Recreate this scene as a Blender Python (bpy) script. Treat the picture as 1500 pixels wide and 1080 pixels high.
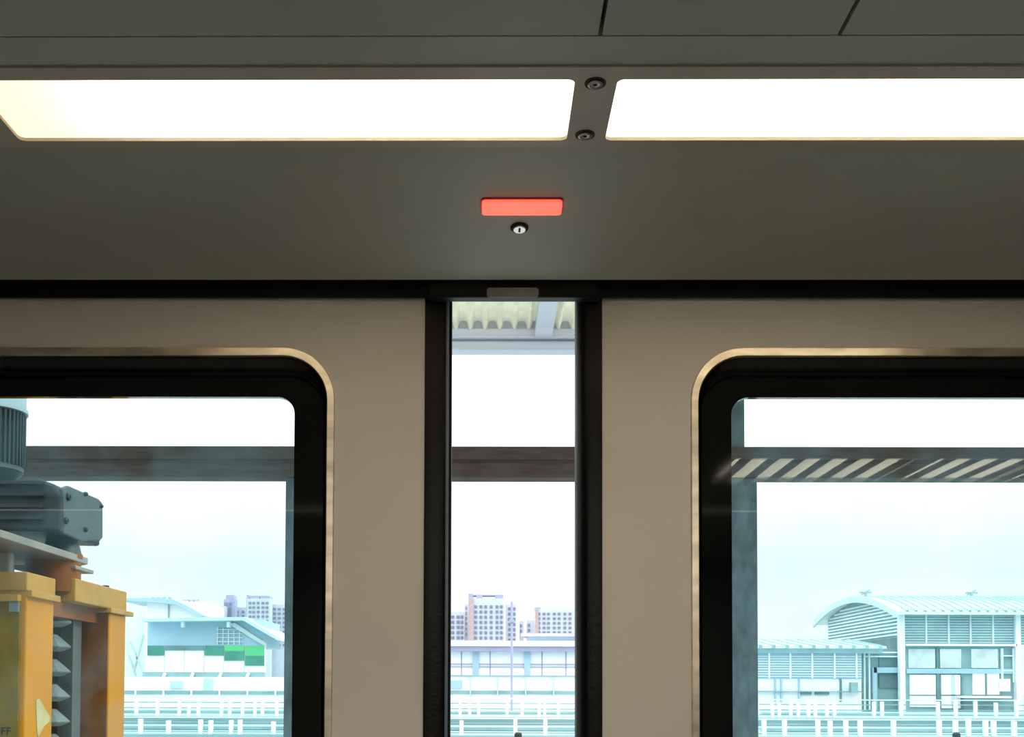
import bpy, bmesh, math, random
from mathutils import Matrix, Vector
C = bpy.context.scene.collection
for o in list(bpy.data.objects): bpy.data.objects.remove(o)
random.seed(4)
PI = math.pi

# ------------------------------------------------------------------ camera
F, CX, CY = 1550.0, 700.0, 957.0          # focal length and principal point in px of the 1500x1080 frame
CAM = Vector((0, 0, 1.5))
R = Matrix.Rotation(0.0087, 3, 'Z') @ Matrix.Rotation(PI/2 + 0.034, 3, 'X') @ Matrix.Rotation(0.0034, 3, 'Z')
cd = bpy.data.cameras.new('camera'); cam = bpy.data.objects.new('camera', cd); C.objects.link(cam)
cam.matrix_world = Matrix.Translation(CAM) @ R.to_4x4()
cd.sensor_fit = 'HORIZONTAL'; cd.sensor_width = 36; cd.lens = F*36/1500
cd.shift_x = (750-CX)/1500; cd.shift_y = (CY-540)/1500
cd.clip_start = .02; cd.clip_end = 2000
bpy.context.scene.camera = cam

def ray(px, py): return R @ Vector(((px-CX)/F, -(py-CY)/F, -1))
def at(px, py, Y):
    d = ray(px, py); return CAM + d*(Y/d.y)
def atz(px, py, z):
    d = ray(px, py); return CAM + d*((z-CAM.z)/d.z)
def atx(px, py, X):
    d = ray(px, py); return CAM + d*(X/d.x)

# ------------------------------------------------------------------ world, sun, exposure
S = bpy.context.scene
S.view_settings.view_transform = 'Standard'; S.view_settings.look = 'None'
S.view_settings.exposure = 0; S.view_settings.gamma = 1; S.view_settings.use_curve_mapping = False
w = bpy.data.worlds.new('sky'); S.world = w; w.use_nodes = True
nt = w.node_tree; nt.nodes.clear()
def N(t, k, **kw):
    n = t.nodes.new(k)
    for a, b in kw.items():
        if a in n.inputs.keys(): n.inputs[a].default_value = b
        else: setattr(n, a, b)
    return n
def L(t, a, b): t.links.new(a, b)
geo = N(nt, 'ShaderNodeTexCoord'); sep = N(nt, 'ShaderNodeSeparateXYZ'); L(nt, geo.outputs['Generated'], sep.inputs[0])
mp = N(nt, 'ShaderNodeMapping'); mp.inputs['Scale'].default_value = (1, 1, 3.5); L(nt, geo.outputs['Generated'], mp.inputs[0])
noi = N(nt, 'ShaderNodeTexNoise', Scale=3.3, Detail=5, Roughness=.55); L(nt, mp.outputs[0], noi.inputs['Vector'])
cr = N(nt, 'ShaderNodeValToRGB'); L(nt, noi.outputs['Fac'], cr.inputs[0])
cr.color_ramp.elements[0].position = .40; cr.color_ramp.elements[0].color = (.93, .975, 1.0, 1)
cr.color_ramp.elements[1].position = .53; cr.color_ramp.elements[1].color = (1.0, 1.01, 1.03, 1)
gr = N(nt, 'ShaderNodeMapRange'); L(nt, sep.outputs['Z'], gr.inputs['Value'])
for k, v in (('From Min', .12), ('From Max', 1), ('To Min', 1.13), ('To Max', 4.2)): gr.inputs[k].default_value = v
mul = N(nt, 'ShaderNodeVectorMath', operation='SCALE'); L(nt, cr.outputs[0], mul.inputs[0]); L(nt, gr.outputs[0], mul.inputs['Scale'])
bg = N(nt, 'ShaderNodeBackground'); L(nt, mul.outputs[0], bg.inputs['Color'])
wo = N(nt, 'ShaderNodeOutputWorld'); L(nt, bg.outputs[0], wo.inputs[0])
sl = bpy.data.lights.new('sun', 'SUN'); sl.energy = 1.6; sl.angle = .35; sl.color = (1, .97, .92)
so = bpy.data.objects.new('sun', sl); C.objects.link(so)
so.rotation_euler = Vector((.80, .0, .60)).to_track_quat('Z', 'Y').to_euler()

# ------------------------------------------------------------------ materials
MATS = {}
def mat(name, col, rough=.5, metal=0, var=0, scale=8, stretch=(1,1,1), col2=None, lo=.35, hi=.65, bump=0, bscale=200, spec=.5, emit=None, es=1, aniso=0):
    if name in MATS: return MATS[name]
    m = bpy.data.materials.new(name); m.use_nodes = True; t = m.node_tree; b = t.nodes['Principled BSDF']
    b.inputs['Roughness'].default_value = rough; b.inputs['Metallic'].default_value = metal
    b.inputs['Specular IOR Level'].default_value = spec
    c2 = col2 or tuple(c*(1-var) for c in col)
    tc = N(t, 'ShaderNodeTexCoord'); mpn = N(t, 'ShaderNodeMapping'); mpn.inputs['Scale'].default_value = stretch
    L(t, tc.outputs['Object'], mpn.inputs[0])
    n = N(t, 'ShaderNodeTexNoise', Scale=scale, Detail=6); L(t, mpn.outputs[0], n.inputs['Vector'])
    r = N(t, 'ShaderNodeValToRGB'); L(t, n.outputs['Fac'], r.inputs[0])
    r.color_ramp.elements[0].position = lo; r.color_ramp.elements[0].color = (*c2, 1)
    r.color_ramp.elements[1].position = hi; r.color_ramp.elements[1].color = (*col, 1)
    L(t, r.outputs[0], b.inputs['Base Color'])
    if bump:
        n2 = N(t, 'ShaderNodeTexNoise', Scale=bscale, Detail=2); L(t, tc.outputs['Object'], n2.inputs['Vector'])
        bp = N(t, 'ShaderNodeBump', Strength=bump, Distance=.001); L(t, n2.outputs['Fac'], bp.inputs['Height']); L(t, bp.outputs[0], b.inputs['Normal'])
    if emit: b.inputs['Emission Color'].default_value = (*emit, 1); b.inputs['Emission Strength'].default_value = es
    MATS[name] = m; return m

M_ceil = mat('ceiling_paint', (.40, .41, .345), .55, var=.08, scale=3, bump=.35, bscale=900)
M_sof = mat('soffit_paint', (.43, .44, .365), .5, var=.08, scale=3, bump=.35, bscale=900)
M_bez = mat('bezel_grey', (.46, .43, .36), .5, var=.08, scale=5, bump=.2, bscale=900)
M_door = mat('door_paint', (.78, .725, .655), .5, var=.05, scale=4, bump=.2, bscale=700)
M_steel = mat('brushed_steel', (.93, .80, .64), .32, metal=1, var=.35, scale=18, stretch=(1, 1, 3))
M_rub = mat('black_rubber', (.007, .0065, .006), .45, var=.5, scale=20, bump=.3, bscale=300, spec=.2)
M_gask = mat('gasket_rubber', (.004, .004, .004), .22, var=.3, scale=20, spec=.45)
M_seal = mat('seal_rubber', (.006, .005, .004), .36, spec=.16, var=.6, scale=14, stretch=(3, 1, .6), bump=.3, bscale=200)
M_frit = mat('black_frit', (.003, .003, .003), .06, var=.3, scale=9)
M_screw = mat('screw_metal', (.35, .33, .29), .35, metal=1, var=.4, scale=90)
M_hole = mat('dark_recess', (.01, .01, .009), .7, var=.3)
M_chrome = mat('chrome', (.8, .8, .78), .15, metal=1, var=.1)
M_lab = mat('grey_label', (.30, .29, .25), .5, var=.25, scale=40)
M_floor = mat('floor_vinyl', (.42, .43, .42), .5, var=.2, scale=30)
M_wall = mat('car_wall_paint', (.6, .58, .53), .5, var=.08, scale=3)
M_red = mat('red_lens', (.8, .1, .05), .3, emit=(2.2, .165, .1), es=1)
M_tube = mat('lamp_tube', (.9, .9, .9), .4, emit=(1, .97, .86), es=13)
M_hous = mat('lamp_housing_white', (.85, .84, .80), .5)
M_louv = mat('louvre_lamp', (.9, .9, .9), .4, emit=(1, .93, .74), es=4.5)

def emis_diffuser():
    m = bpy.data.materials.new('opal_diffuser'); m.use_nodes = True; t = m.node_tree; t.nodes.clear()
    tr = N(t, 'ShaderNodeBsdfTranslucent'); tr.inputs[0].default_value = (.95, .93, .86, 1)
    df = N(t, 'ShaderNodeBsdfDiffuse'); df.inputs[0].default_value = (.8, .74, .62, 1)
    mx = N(t, 'ShaderNodeMixShader'); mx.inputs[0].default_value = .2
    L(t, tr.outputs[0], mx.inputs[1]); L(t, df.outputs[0], mx.inputs[2])
    e = N(t, 'ShaderNodeEmission'); e.inputs[0].default_value = (1, .76, .54, 1); e.inputs[1].default_value = .5
    ad = N(t, 'ShaderNodeAddShader'); L(t, mx.outputs[0], ad.inputs[0]); L(t, e.outputs[0], ad.inputs[1])
    o = N(t, 'ShaderNodeOutputMaterial'); L(t, ad.outputs[0], o.inputs[0]); return m
M_diff = emis_diffuser()

def glass_mat(name, tint, dust_veil, dfac):
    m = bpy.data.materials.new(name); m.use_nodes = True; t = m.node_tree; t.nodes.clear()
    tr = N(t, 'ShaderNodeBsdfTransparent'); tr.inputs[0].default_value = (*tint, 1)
    tl = N(t, 'ShaderNodeBsdfTranslucent'); tl.inputs[0].default_value = (*dust_veil, 1)
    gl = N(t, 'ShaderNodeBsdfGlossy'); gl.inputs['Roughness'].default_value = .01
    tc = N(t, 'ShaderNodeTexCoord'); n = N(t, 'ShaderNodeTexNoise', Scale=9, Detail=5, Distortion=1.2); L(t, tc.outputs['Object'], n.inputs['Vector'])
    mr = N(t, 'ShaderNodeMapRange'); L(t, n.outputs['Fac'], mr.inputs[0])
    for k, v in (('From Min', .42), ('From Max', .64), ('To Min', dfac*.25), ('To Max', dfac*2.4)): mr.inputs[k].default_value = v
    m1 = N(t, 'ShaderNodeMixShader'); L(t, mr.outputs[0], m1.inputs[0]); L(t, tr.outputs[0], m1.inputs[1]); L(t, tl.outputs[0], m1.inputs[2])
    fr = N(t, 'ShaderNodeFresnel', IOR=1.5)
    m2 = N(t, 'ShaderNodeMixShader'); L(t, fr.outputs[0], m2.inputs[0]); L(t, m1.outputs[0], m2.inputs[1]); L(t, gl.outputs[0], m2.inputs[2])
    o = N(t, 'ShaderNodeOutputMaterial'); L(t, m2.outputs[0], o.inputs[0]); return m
M_glass = glass_mat('tinted_glass_dust_reflection', (.93, 1.0, 1.0), (.36, .80, .98), .016)  # bluish dust, also painting in the veil and reflection blotches on the panes

# ------------------------------------------------------------------ object helpers
WL = {}
def wloc(o): return WL.get(o.name, Vector((0,0,0)))
def tag(o, label=None, cat=None, group=None, kind=None):
    if label: o['label'] = label
    if cat: o['category'] = cat
    if group: o['group'] = group
    if kind: o['kind'] = kind
    return o
def thing(name, loc, label, cat, group=None, kind=None):
    o = bpy.data.objects.new(name, None); C.objects.link(o); o.location = loc; o.empty_display_size = .1
    WL[o.name] = Vector(loc); return tag(o, label, cat, group, kind)
def obj(name, bm, m, parent=None, smooth=False, bevel=0, base=None):
    bmesh.ops.recalc_face_normals(bm, faces=bm.faces)
    if parent is not None: off = wloc(parent)
    elif base is not None: off = Vector(base)
    else:
        xs = [v.co for v in bm.verts]
        off = Vector(((min(c.x for c in xs)+max(c.x for c in xs))/2, (min(c.y for c in xs)+max(c.y for c in xs))/2, min(c.z for c in xs)))
    bmesh.ops.translate(bm, verts=bm.verts, vec=-off)
    me = bpy.data.meshes.new(name); bm.to_mesh(me); bm.free()
    o = bpy.data.objects.new(name, me); C.objects.link(o); me.materials.append(m)
    WL[o.name] = off
    if parent is not None: o.parent = parent
    else: o.location = off
    if smooth:
        for p in me.polygons: p.use_smooth = True
        try: me.set_sharp_from_angle(angle=.6)
        except Exception: pass
    if bevel:
        b = o.modifiers.new('bevel', 'BEVEL'); b.width = bevel; b.segments = 2; b.limit_method = 'ANGLE'
    return o
def box(bm, x0, x1, y0, y1, z0, z1):
    vs = [bm.verts.new((x, y, z)) for x in (x0, x1) for y in (y0, y1) for z in (z0, z1)]
    for f in ((0,1,3,2),(4,6,7,5),(0,4,5,1),(2,3,7,6),(0,2,6,4),(1,5,7,3)): bm.faces.new([vs[i] for i in f])
    return bm
def BX(*a):
    return box(bmesh.new(), *a)
def lathe(bm, prof, cen, axis='Z', n=32, cap=True):
    rings = []
    for r, h in prof:
        ring = []
        for i in range(n):
            a = 2*PI*i/n
            p = {'Z': (r*math.cos(a), r*math.sin(a), h), 'Y': (r*math.cos(a), h, r*math.sin(a)), 'X': (h, r*math.cos(a), r*math.sin(a))}[axis]
            ring.append(bm.verts.new(Vector(p)+Vector(cen)))
        rings.append(ring)
    for a, b in zip(rings, rings[1:]):
        for i in range(n): bm.faces.new((a[i], a[(i+1)%n], b[(i+1)%n], b[i]))
    if cap:
        bm.faces.new(rings[0]); bm.faces.new(rings[-1])
    return bm
def cyl(bm, cen, r, h0, h1, axis='Z', n=24): return lathe(bm, [(r, h0), (r, h1)], cen, axis, n)
def prism(bm, pts, axis, a0, a1):
    def P(u, v, a): return {'X': (a, u, v), 'Y': (u, a, v), 'Z': (u, v, a)}[axis]
    A = [bm.verts.new(P(u, v, a0)) for u, v in pts]; B = [bm.verts.new(P(u, v, a1)) for u, v in pts]
    n = len(pts)
    for i in range(n): bm.faces.new((A[i], A[(i+1)%n], B[(i+1)%n], B[i]))
    bm.faces.new(A); bm.faces.new(B); return bm
def rr(x0, x1, z0, z1, r, n=10):
    out = []
    for cx, cz, a0 in ((x1-r, z1-r, 0), (x0+r, z1-r, 90), (x0+r, z0+r, 180), (x1-r, z0+r, 270)):
        for i in range(n+1):
            a = math.radians(a0+90*i/n); out.append((cx+r*math.cos(a), cz+r*math.sin(a)))
    return out
def loops(bm, ls, closed=True):
    """join rounded-rectangle loops given as (x0,x1,z0,z1,r,Y) into one swept profile"""
    rg = [[bm.verts.new((x, l[5], z)) for x, z in rr(*l[:5])] for l in ls]
    if closed: rg.append(rg[0])
    for a, b in zip(rg, rg[1:]):
        n = len(a)
        for i in range(n): bm.faces.new((a[i], a[(i+1)%n], b[(i+1)%n], b[i]))
    return bm
def plate(bm, outer, holes, M, thick):
    """flat plate with holes; M maps (u,v,w) to world, thickness along w"""
    vs, es = [], []
    for lp in [outer]+holes:
        v = [bm.verts.new((p[0], p[1], 0)) for p in lp]; vs += v
        es += [bm.edges.new((v[i], v[(i+1)%len(v)])) for i in range(len(v))]
    g = bmesh.ops.triangle_fill(bm, use_beauty=True, use_dissolve=False, edges=es)
    fs = [f for f in g['geom'] if isinstance(f, bmesh.types.BMFace)]
    ex = bmesh.ops.extrude_face_region(bm, geom=fs)
    nv = [e for e in ex['geom'] if isinstance(e, bmesh.types.BMVert)]
    bmesh.ops.translate(bm, verts=nv, vec=(0, 0, thick))
    for v in bm.verts: v.co = Vector(M(*v.co))
    return bm
def cutbar(bm, p0, p1, hw, hh):
    """square bar between two points"""
    p0, p1 = Vector(p0), Vector(p1); d = (p1-p0).normalized()
    s = d.cross(Vector((0,0,1)))
    if s.length < .01: s = Vector((1,0,0))
    s.normalize(); u = s.cross(d)
    q = [[bm.verts.new(p + s*a*hw + u*b*hh) for a, b in ((-1,-1),(1,-1),(1,1),(-1,1))] for p in (p0, p1)]
    for i in range(4): bm.faces.new((q[0][i], q[0][(i+1)%4], q[1][(i+1)%4], q[1][i]))
    bm.faces.new(q[0]); bm.faces.new(q[1]); return bm

PAN = 8.5                                   # brightness of the added, unseen fill panel behind the camera
# ================================================================== THE CAR INTERIOR
DY = 1.20                                   # inner face of the door leaves
def X(px, py=800, Y=DY): return at(px, py, Y).x
def Z(py, px=750, Y=DY): return at(px, py, Y).z

def door(name, px_edge, side, win_px, label):
    """side -1: left leaf (edge at its right), +1: right leaf"""
    W = .68
    xe = X(px_edge); xo = xe + side*W
    ztop = 2.06; zb = .02
    x0, x1 = min(xe, xo), max(xe, xo)
    r = thing(name, ((x0+x1)/2, DY, zb), label, 'door', 'sliding train door leaves', 'structure')
    wx = X(win_px); wo = xo - side*.10
    wx0, wx1 = min(wx, wo), max(wx, wo)
    zt = Z(510); zl = .82
    def ins(d, top=None): return (wx0+d, wx1-d, zl+d, zt-(top if top is not None else d))
    # leaf panel with the window hole
    bm = plate(bmesh.new(), [(x0, zb), (x1, zb), (x1, ztop), (x0, ztop)], [rr(*ins(.004), .056)], lambda u, v, w: (u, DY+w, v), .036)
    obj('leaf_panel', bm, M_door, r)
    s = 1/1292
    # stainless rim, slightly proud
    rp = [(0, 0, .004), (.5, .5, -.0031), (1.2, 1.3, -.0038), (10.6, 12, -.0038), (11.8, 13.2, -.0028), (12.5, 14, .001), (12.5, 14, .02), (0, 0, .02)]
    a = loops(bmesh.new(), [(*ins(u*s, v*s), .060-u*s*.95, DY+w) for u, v, w in rp])
    obj('window_rim', a, M_steel, r, True)
    # rubber gasket with a rounded bead, wide along the top
    g = [(*ins(12.5*s, 14*s), .048, DY+.001), (*ins(13.5*s, 17*s), .047, DY-.0005), (*ins(15*s, 24*s), .045, DY+.006), (*ins(16*s, 30*s), .044, DY+.0075),
         (*ins(16.5*s, 32*s), .043, DY+.0050), (*ins(17*s, 35*s), .042, DY+.0035), (*ins(17.5*s, 38*s), .041, DY+.0045), (*ins(18*s, 42*s), .040, DY+.010), (*ins(18*s, 42*s), .040, DY+.02), (*ins(12.5*s, 14*s), .048, DY+.02)]
    obj('gasket', loops(bmesh.new(), g), M_gask, r, True)
    # black printed border on the pane
    b = [(*ins(17*s, 41*s), .040, DY+.0095), (*ins(62*s if side < 0 else 63*s, 70*s), .020, DY+.0095), (*ins(62*s if side < 0 else 63*s, 70*s), .020, DY+.0175), (*ins(17*s, 41*s), .040, DY+.0175)]
    obj('black_border', loops(bmesh.new(), b), M_frit, r)
    gx = ins(14*s, 16*s)
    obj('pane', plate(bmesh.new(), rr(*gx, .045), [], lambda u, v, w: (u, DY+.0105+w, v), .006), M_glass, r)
    # rubber edge seal along the closing edge
    e1 = X(660 if side < 0 else 845)
    sx0, sx1 = min(xe, e1), max(xe, e1)
    bm = bmesh.new()
    if side < 0:
        pr = [(sx0, DY-.002), (sx0+.020, DY-.004), (sx1-.006, DY-.002), (sx1-.003, DY+.004), (sx1-.003, DY+.012), (sx1, DY+.015), (sx1, DY+.030), (sx1-.005, DY+.036), (sx0, DY+.036)]
    else:
        pr = [(sx1, DY-.002), (sx1-.016, DY-.003), (sx0+.008, DY-.001), (sx0+.002, DY+.006), (sx0, DY+.014), (sx0, DY+.030), (sx0+.005, DY+.036), (sx1, DY+.036)]
    prism(bm, pr, 'Z', zb, ztop); obj('edge_seal', bm, M_seal, r, True)
    # outer skin return so the leaf reads from outside as well
    return r
door('door_1', 621, -1, 489, 'left sliding leaf of the train door, beige with a steel rimmed tinted window showing the yellow machine')
door('door_2', 882, 1, 1012, 'right sliding leaf of the train door, beige with a steel rimmed tinted window showing the curved roof')

# profile of the ceiling: (Y, z)
sof0 = at(750, 410, 1.165); zl_ = sof0.z                     # lower edge of the soffit
SL = .14
zL = 1.5 + .476                                             # height of the light strip
def solveY():
    lo, hi = .8, 1.165
    for _ in range(40):
        m = (lo+hi)/2; z = zl_+SL*(1.165-m)
        d = at(750, 215, m).z
        if d > z: hi = m
        else: lo = m
    return m, z
YS, ZS = solveY()
zL = ZS
def Yof(py, z=None): return atz(750, py, zL if z is None else z).y
XW = 3.2
# soffit panel
pts = [(1.165, zl_), (YS, ZS), (YS, ZS+.03), (1.165, ZS+.05)]
bm = bmesh.new(); prism(bm, [(1.165, zl_), (1.165, zl_+.004), (1.19, zl_+.012), (1.19, zl_+.10), (YS, zl_+.10), (YS, ZS)], 'X', -XW, XW)
tag(obj('trim_1', bm, M_sof), 'long grey sloping panel above the door carrying the red lamp', 'panel', None, 'structure')
# bezel plate with two openings
yb0, yb1 = Yof(213), Yof(96)
yl0, yl1 = Yof(203.5), Yof(114)
xa1 = atz(830, 203, zL).x; xb0 = atz(886, 203, zL).x; xa0 = atz(30, 205, zL).x; LEN = xa1-xa0; xb1 = xb0+LEN
x_extra = [(xa0-.05-LEN, xa0-.05), (xa0, xa1), (xb0, xb1), (xb1+.05, xb1+.05+LEN)]
bz = thing('trim_2', ((xa1+xb0)/2, (yb0+yb1)/2, zL), 'grey bezel strip framing the ceiling lights', 'trim', None, 'structure')
bm = plate(bmesh.new(), [(-XW, yb1), (XW, yb1), (XW, yb0), (-XW, yb0)], [rr(a, b, yl1, yl0, .006) for a, b in x_extra[1:3]], lambda u, v, w: (u, v, zL-.0015+w), .003)
obj('bezel_plate', bm, M_bez, bz)
# countersunk screws on the bar between the lights
for px, py in ((872, 119), (857, 195)):
    p = atz(px, py, zL)
    bm = bmesh.new(); lathe(bm, [(.0062, 0), (.0062, -.0018), (.0045, -.0024), (.0040, -.0018), (.0018, -.0016), (.0018, -.0003), (.0004, -.0003)], (p.x, p.y, zL-.0014), n=24)
    sc = obj('screw', bm, M_screw, bz, True)
    bm = bmesh.new(); cyl(bm, (p.x, p.y, zL-.0015), .0086, -.0006, .0, n=28)
    obj('screw_washer', bm, M_hole, sc)
LIGHTLAB = ['far left lit ceiling light panel outside the picture edge', 'left lit ceiling light panel with a fading peach corner', 'right lit ceiling light panel running off the right side']
for (a, b), lab in zip(x_extra[1:3], LIGHTLAB[1:]):
    t = thing('ceiling_light', ((a+b)/2, (yl0+yl1)/2, zL), lab, 'light', 'ceiling lights above the door')
    hz = zL+.0017
    bm = bmesh.new(); pr = plate(bm, [(a-.004, yl1-.004), (b+.004, yl1-.004), (b+.004, yl0+.004), (a-.004, yl0+.004)], [], lambda u, v, w: (u, v, hz+.030+w), .003)
    obj('housing', bm, M_hous, t)
    bm = bmesh.new()
    box(bm, a-.006, b+.006, yl0+.002, yl0+.005, hz+.001, hz+.030); box(bm, a-.006, b+.006, yl1-.005, yl1-.002, hz+.001, hz+.030)
    box(bm, a-.006, a-.003, yl1-.002, yl0+.002, hz+.001, hz+.030); box(bm, b+.003, b+.006, yl1-.002, yl0+.002, hz+.001, hz+.030)
    obj('reflector', bm, M_hous, t)
    bm = bmesh.new(); box(bm, a-.002, b+.002, yl1-.001, yl0+.001, hz, hz+.0008)
    obj('diffuser', bm, M_diff, t)
    bm = bmesh.new(); cyl(bm, (0, (yl0+yl1)/2, hz+.017), .006, a+(.095 if a < 0 and b < .12 else .004), b-.004, 'X', 12)
    obj('lamp_tube', bm, M_tube, t)
# next panel (95..52) a hair higher, then the flat ceiling with panel joints
bm = bmesh.new(); yc0, yc1 = yb1-.0004, Yof(54)
box(bm, -XW, XW, yc1, yc0, zL+.0002, zL+.02)
tag(obj('trim_3', bm, M_sof), 'narrow grey ceiling strip behind the light bezel', 'trim', None, 'structure')
ce = thing('ceiling', (0, 0, zL), 'grey panelled train ceiling', 'ceiling', None, 'structure')
xj1 = atz(879, 50, zL).x; xj2 = atz(1229, 50, zL).x
cy1 = Yof(50); VY0, VY1 = -.035, .20                          # louvre lamp opening in y
def cpanel(x0, x1, y0, y1, holes=()):
    bm = plate(bmesh.new(), [(x0, y0), (x1, y0), (x1, y1), (x0, y1)], [list(h) for h in holes], lambda u, v, w: (u, v, zL-.001+w), .012)
    obj('ceiling_panel', bm, M_ceil, ce)
yE = Yof(-14)
cpanel(-XW, xj1-.0016, .45, cy1); cpanel(xj1+.0016, xj2-.0016, .45, cy1); cpanel(xj2+.0016, XW, .45, cy1)
bm = bmesh.new(); box(bm, -XW, XW, -.3, cy1+.006, zL+.013, zL+.03); obj('backing', bm, M_hole, ce)
# louvred lamps right above (seen only as reflections in the panes)
def rfl(px, py):
    d = ray(px, py); k = (zL-1.5)/d.z; p = CAM + d*k; return p.x, 2*(DY+.0105)-p.y
segs = []
for q0, q1 in ((1047, 1292), (1322, 1466), (1483, 1720)):
    xa = rfl(q0, 700)[0]; xb = rfl(q1, 700)[0]; segs.append((xa, xb))
y_a, y_b = rfl(1200, 706)[1], rfl(1200, 671)[1]
y_a, y_b = min(y_a, y_b), max(y_a, y_b)
hl = [[(a, y_a), (b, y_a), (b, y_b), (a, y_b)] for a, b in segs]
cpanel(-XW, XW, -.26, .447, hl)
for i, (a, b) in enumerate(segs):
    bm = bmesh.new(); box(bm, a-.002, b+.002, y_a-.002, y_b+.002, zL+.0112, zL+.0125); lp_ = obj('lamp_or_fill_panel', bm, M_louv, ce)
    x = a+.012
    while x < b-.014:
        bm = bmesh.new(); box(bm, x, x+.024, y_a, y_b, zL-.0008, zL+.001); obj('slat', bm, mat('slat_grey', (.5, .47, .36), .5), lp_); x += .0565
M_fill = mat('fill_panel', (.9, .9, .9), .4, emit=(1, .93, .80), es=PAN)  # added fill light out of view, brightens the door and soffit
for a, b in ((-.36, .50),):
    obj('lamp_or_fill_panel', box(bmesh.new(), a, b, -1.36, -.30, zL-.026, zL-.0205), M_fill, ce)
bm = bmesh.new(); ytl = rfl(1080, 737)[1]
box(bm, -XW, XW, -1.4, ytl-.008, zL-.02, zL+.01); obj('ceiling_panel', bm, M_ceil, ce)
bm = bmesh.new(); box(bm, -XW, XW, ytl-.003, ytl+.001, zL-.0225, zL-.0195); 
tag(obj('trim_4', bm, mat('trim_glow', (.8, .75, .6), .4, emit=(1, .9, .7), es=1.6)), 'thin trim line with added glow along the ceiling, mirrored in the panes', 'trim', None, 'structure')  # trim is no lamp; its brightness is put in as glow

# red indicator lamp
zr0 = lambda px, py: None
def on_soffit(px, py):
    n = Vector((0, SL, 1)).normalized(); p0 = Vector((0, 1.165, zl_)); d = ray(px, py)
    k = (p0-CAM).dot(n)/d.dot(n); return CAM+d*k, n
pA, nS = on_soffit(706, 291); pB, _ = on_soffit(824, 291); pC, _ = on_soffit(764, 311)
il = thing('indicator_lamp', ((pA.x+pB.x)/2, (pA.y+pC.y)/2, pA.z), 'glowing red bar shaped indicator lamp on the sloping panel above the door gap', 'lamp')
vdir = Vector((0, 1, -SL)).normalized(); hgt = (pC-Vector((pC.x, pA.y, pA.z))).length
def smap(u, v, w): p = Vector((pA.x+u, pA.y, pA.z)) + vdir*v - nS*w; return (p.x, p.y, p.z)
LX = pB.x-pA.x
bm = plate(bmesh.new(), rr(.0, LX, 0, hgt, .004), [], smap, .0035); obj('red_lens', bm, M_red, il)
bm = plate(bmesh.new(), rr(-.0015, LX+.0015, -.0015, hgt+.0015, .005), [rr(.0002, LX-.0002, .0002, hgt-.0002, .004)], lambda u, v, w: smap(u, v, w-.001), .0022); obj('lens_frame', bm, mat('red_frame', (.35, .03, .02), .4), il)
# key lock below it
pk, _ = on_soffit(761, 333)
kl = thing('key_lock', pk, 'small round chrome key lock below the red lamp', 'lock')
def kmap(x, y, w): p = pk + Vector((1,0,0))*x + vdir*y - nS*w; return (p.x, p.y, p.z)
def kdisc(prof, n=28):
    bm = bmesh.new(); lathe(bm, prof, (0,0,0), n=n)
    for v in bm.verts: v.co = Vector(kmap(v.co.x, v.co.y, v.co.z))
    return bm
obj('lock_collar', kdisc([(.0092, -.001), (.0092, .0012), (.0078, .0022), (.0074, .0008)]), M_hole, kl, True)
obj('lock_barrel', kdisc([(.0068, 0), (.0068, .0025), (.006, .0033)]), M_chrome, kl, True)
bm = bmesh.new(); box(bm, -.0011, .0011, -.0035, .0035, .0030, .0036)
for v in bm.verts: v.co = Vector(kmap(*v.co))
obj('keyhole', bm, M_hole, kl)

# black brush strip hanging behind the soffit and the guide block above the gap
bm = bmesh.new(); zst = Z(429, 300, 1.178); box(bm, -XW, XW, 1.1905, 1.1955, zst, 2.06)
tag(obj('trim_5', bm, M_rub), 'black rubber strip along the top of the door leaves', 'strip', None, 'structure')
bm = bmesh.new(); xg0, xg1 = X(630, 430), X(876, 430); box(bm, xg0, xg1, 1.1965-.022, 1.1905, Z(438, 750, 1.18), zl_+.02)
gb = obj('guide_block', bm, M_rub, None, bevel=.002); tag(gb, 'black rubber guide block above the door gap', 'block')
p0 = at(713, 422, 1.1745); p1 = at(789, 436, 1.1745)
bm = plate(bmesh.new(), rr(p0.x, p1.x, p1.z, p0.z, .0035), [], lambda u, v, w: (u, 1.1745-w, v), .001)
obj('label_plate', bm, M_lab, gb)['label'] = 'small grey rounded plate'
# outer header over the doorway
bm = bmesh.new(); box(bm, -1.2, 1.2, 1.245, 1.33, at(750, 440, 1.33).z, 2.3)
tag(obj('trim_6', bm, M_hole), 'dark door header outside the leaves', 'header', None, 'structure')

# the rest of the car shell
def wall(name, bm, m, lab): tag(obj(name, bm, m), lab, 'wall', None, 'structure')
xl, xr = X(621)-.56, X(882)+.56
bm = bmesh.new(); box(bm, -XW, xl, 1.245, 1.33, 0, 2.06); wall('wall_left', bm, M_wall, 'car side wall left of the door')
bm = bmesh.new(); box(bm, xr, XW, 1.245, 1.33, 0, 2.06); wall('wall_right', bm, M_wall, 'car side wall right of the door')
bm = bmesh.new(); box(bm, -XW, xl+.02, 1.155, 1.188, 0, zl_); wall('wall_left_lining', bm, M_wall, 'inner lining left of the door')
bm = bmesh.new(); box(bm, xr-.02, XW, 1.155, 1.188, 0, zl_); wall('wall_right_lining', bm, M_wall, 'inner lining right of the door')
bm = bmesh.new(); box(bm, -XW, XW, -1.5, -1.4, 0, 2.3); wall('wall_back', bm, mat('back_wall_dark', (.14, .13, .12), .6), 'opposite side wall of the car')
bm = bmesh.new(); box(bm, -XW-.1, -XW, -1.5, 1.33, 0, 2.3); wall('wall_end_left', bm, M_wall, 'left end wall of the car')
bm = bmesh.new(); box(bm, XW, XW+.1, -1.5, 1.33, 0, 2.3); wall('wall_end_right', bm, M_wall, 'right end wall of the car')
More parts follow.
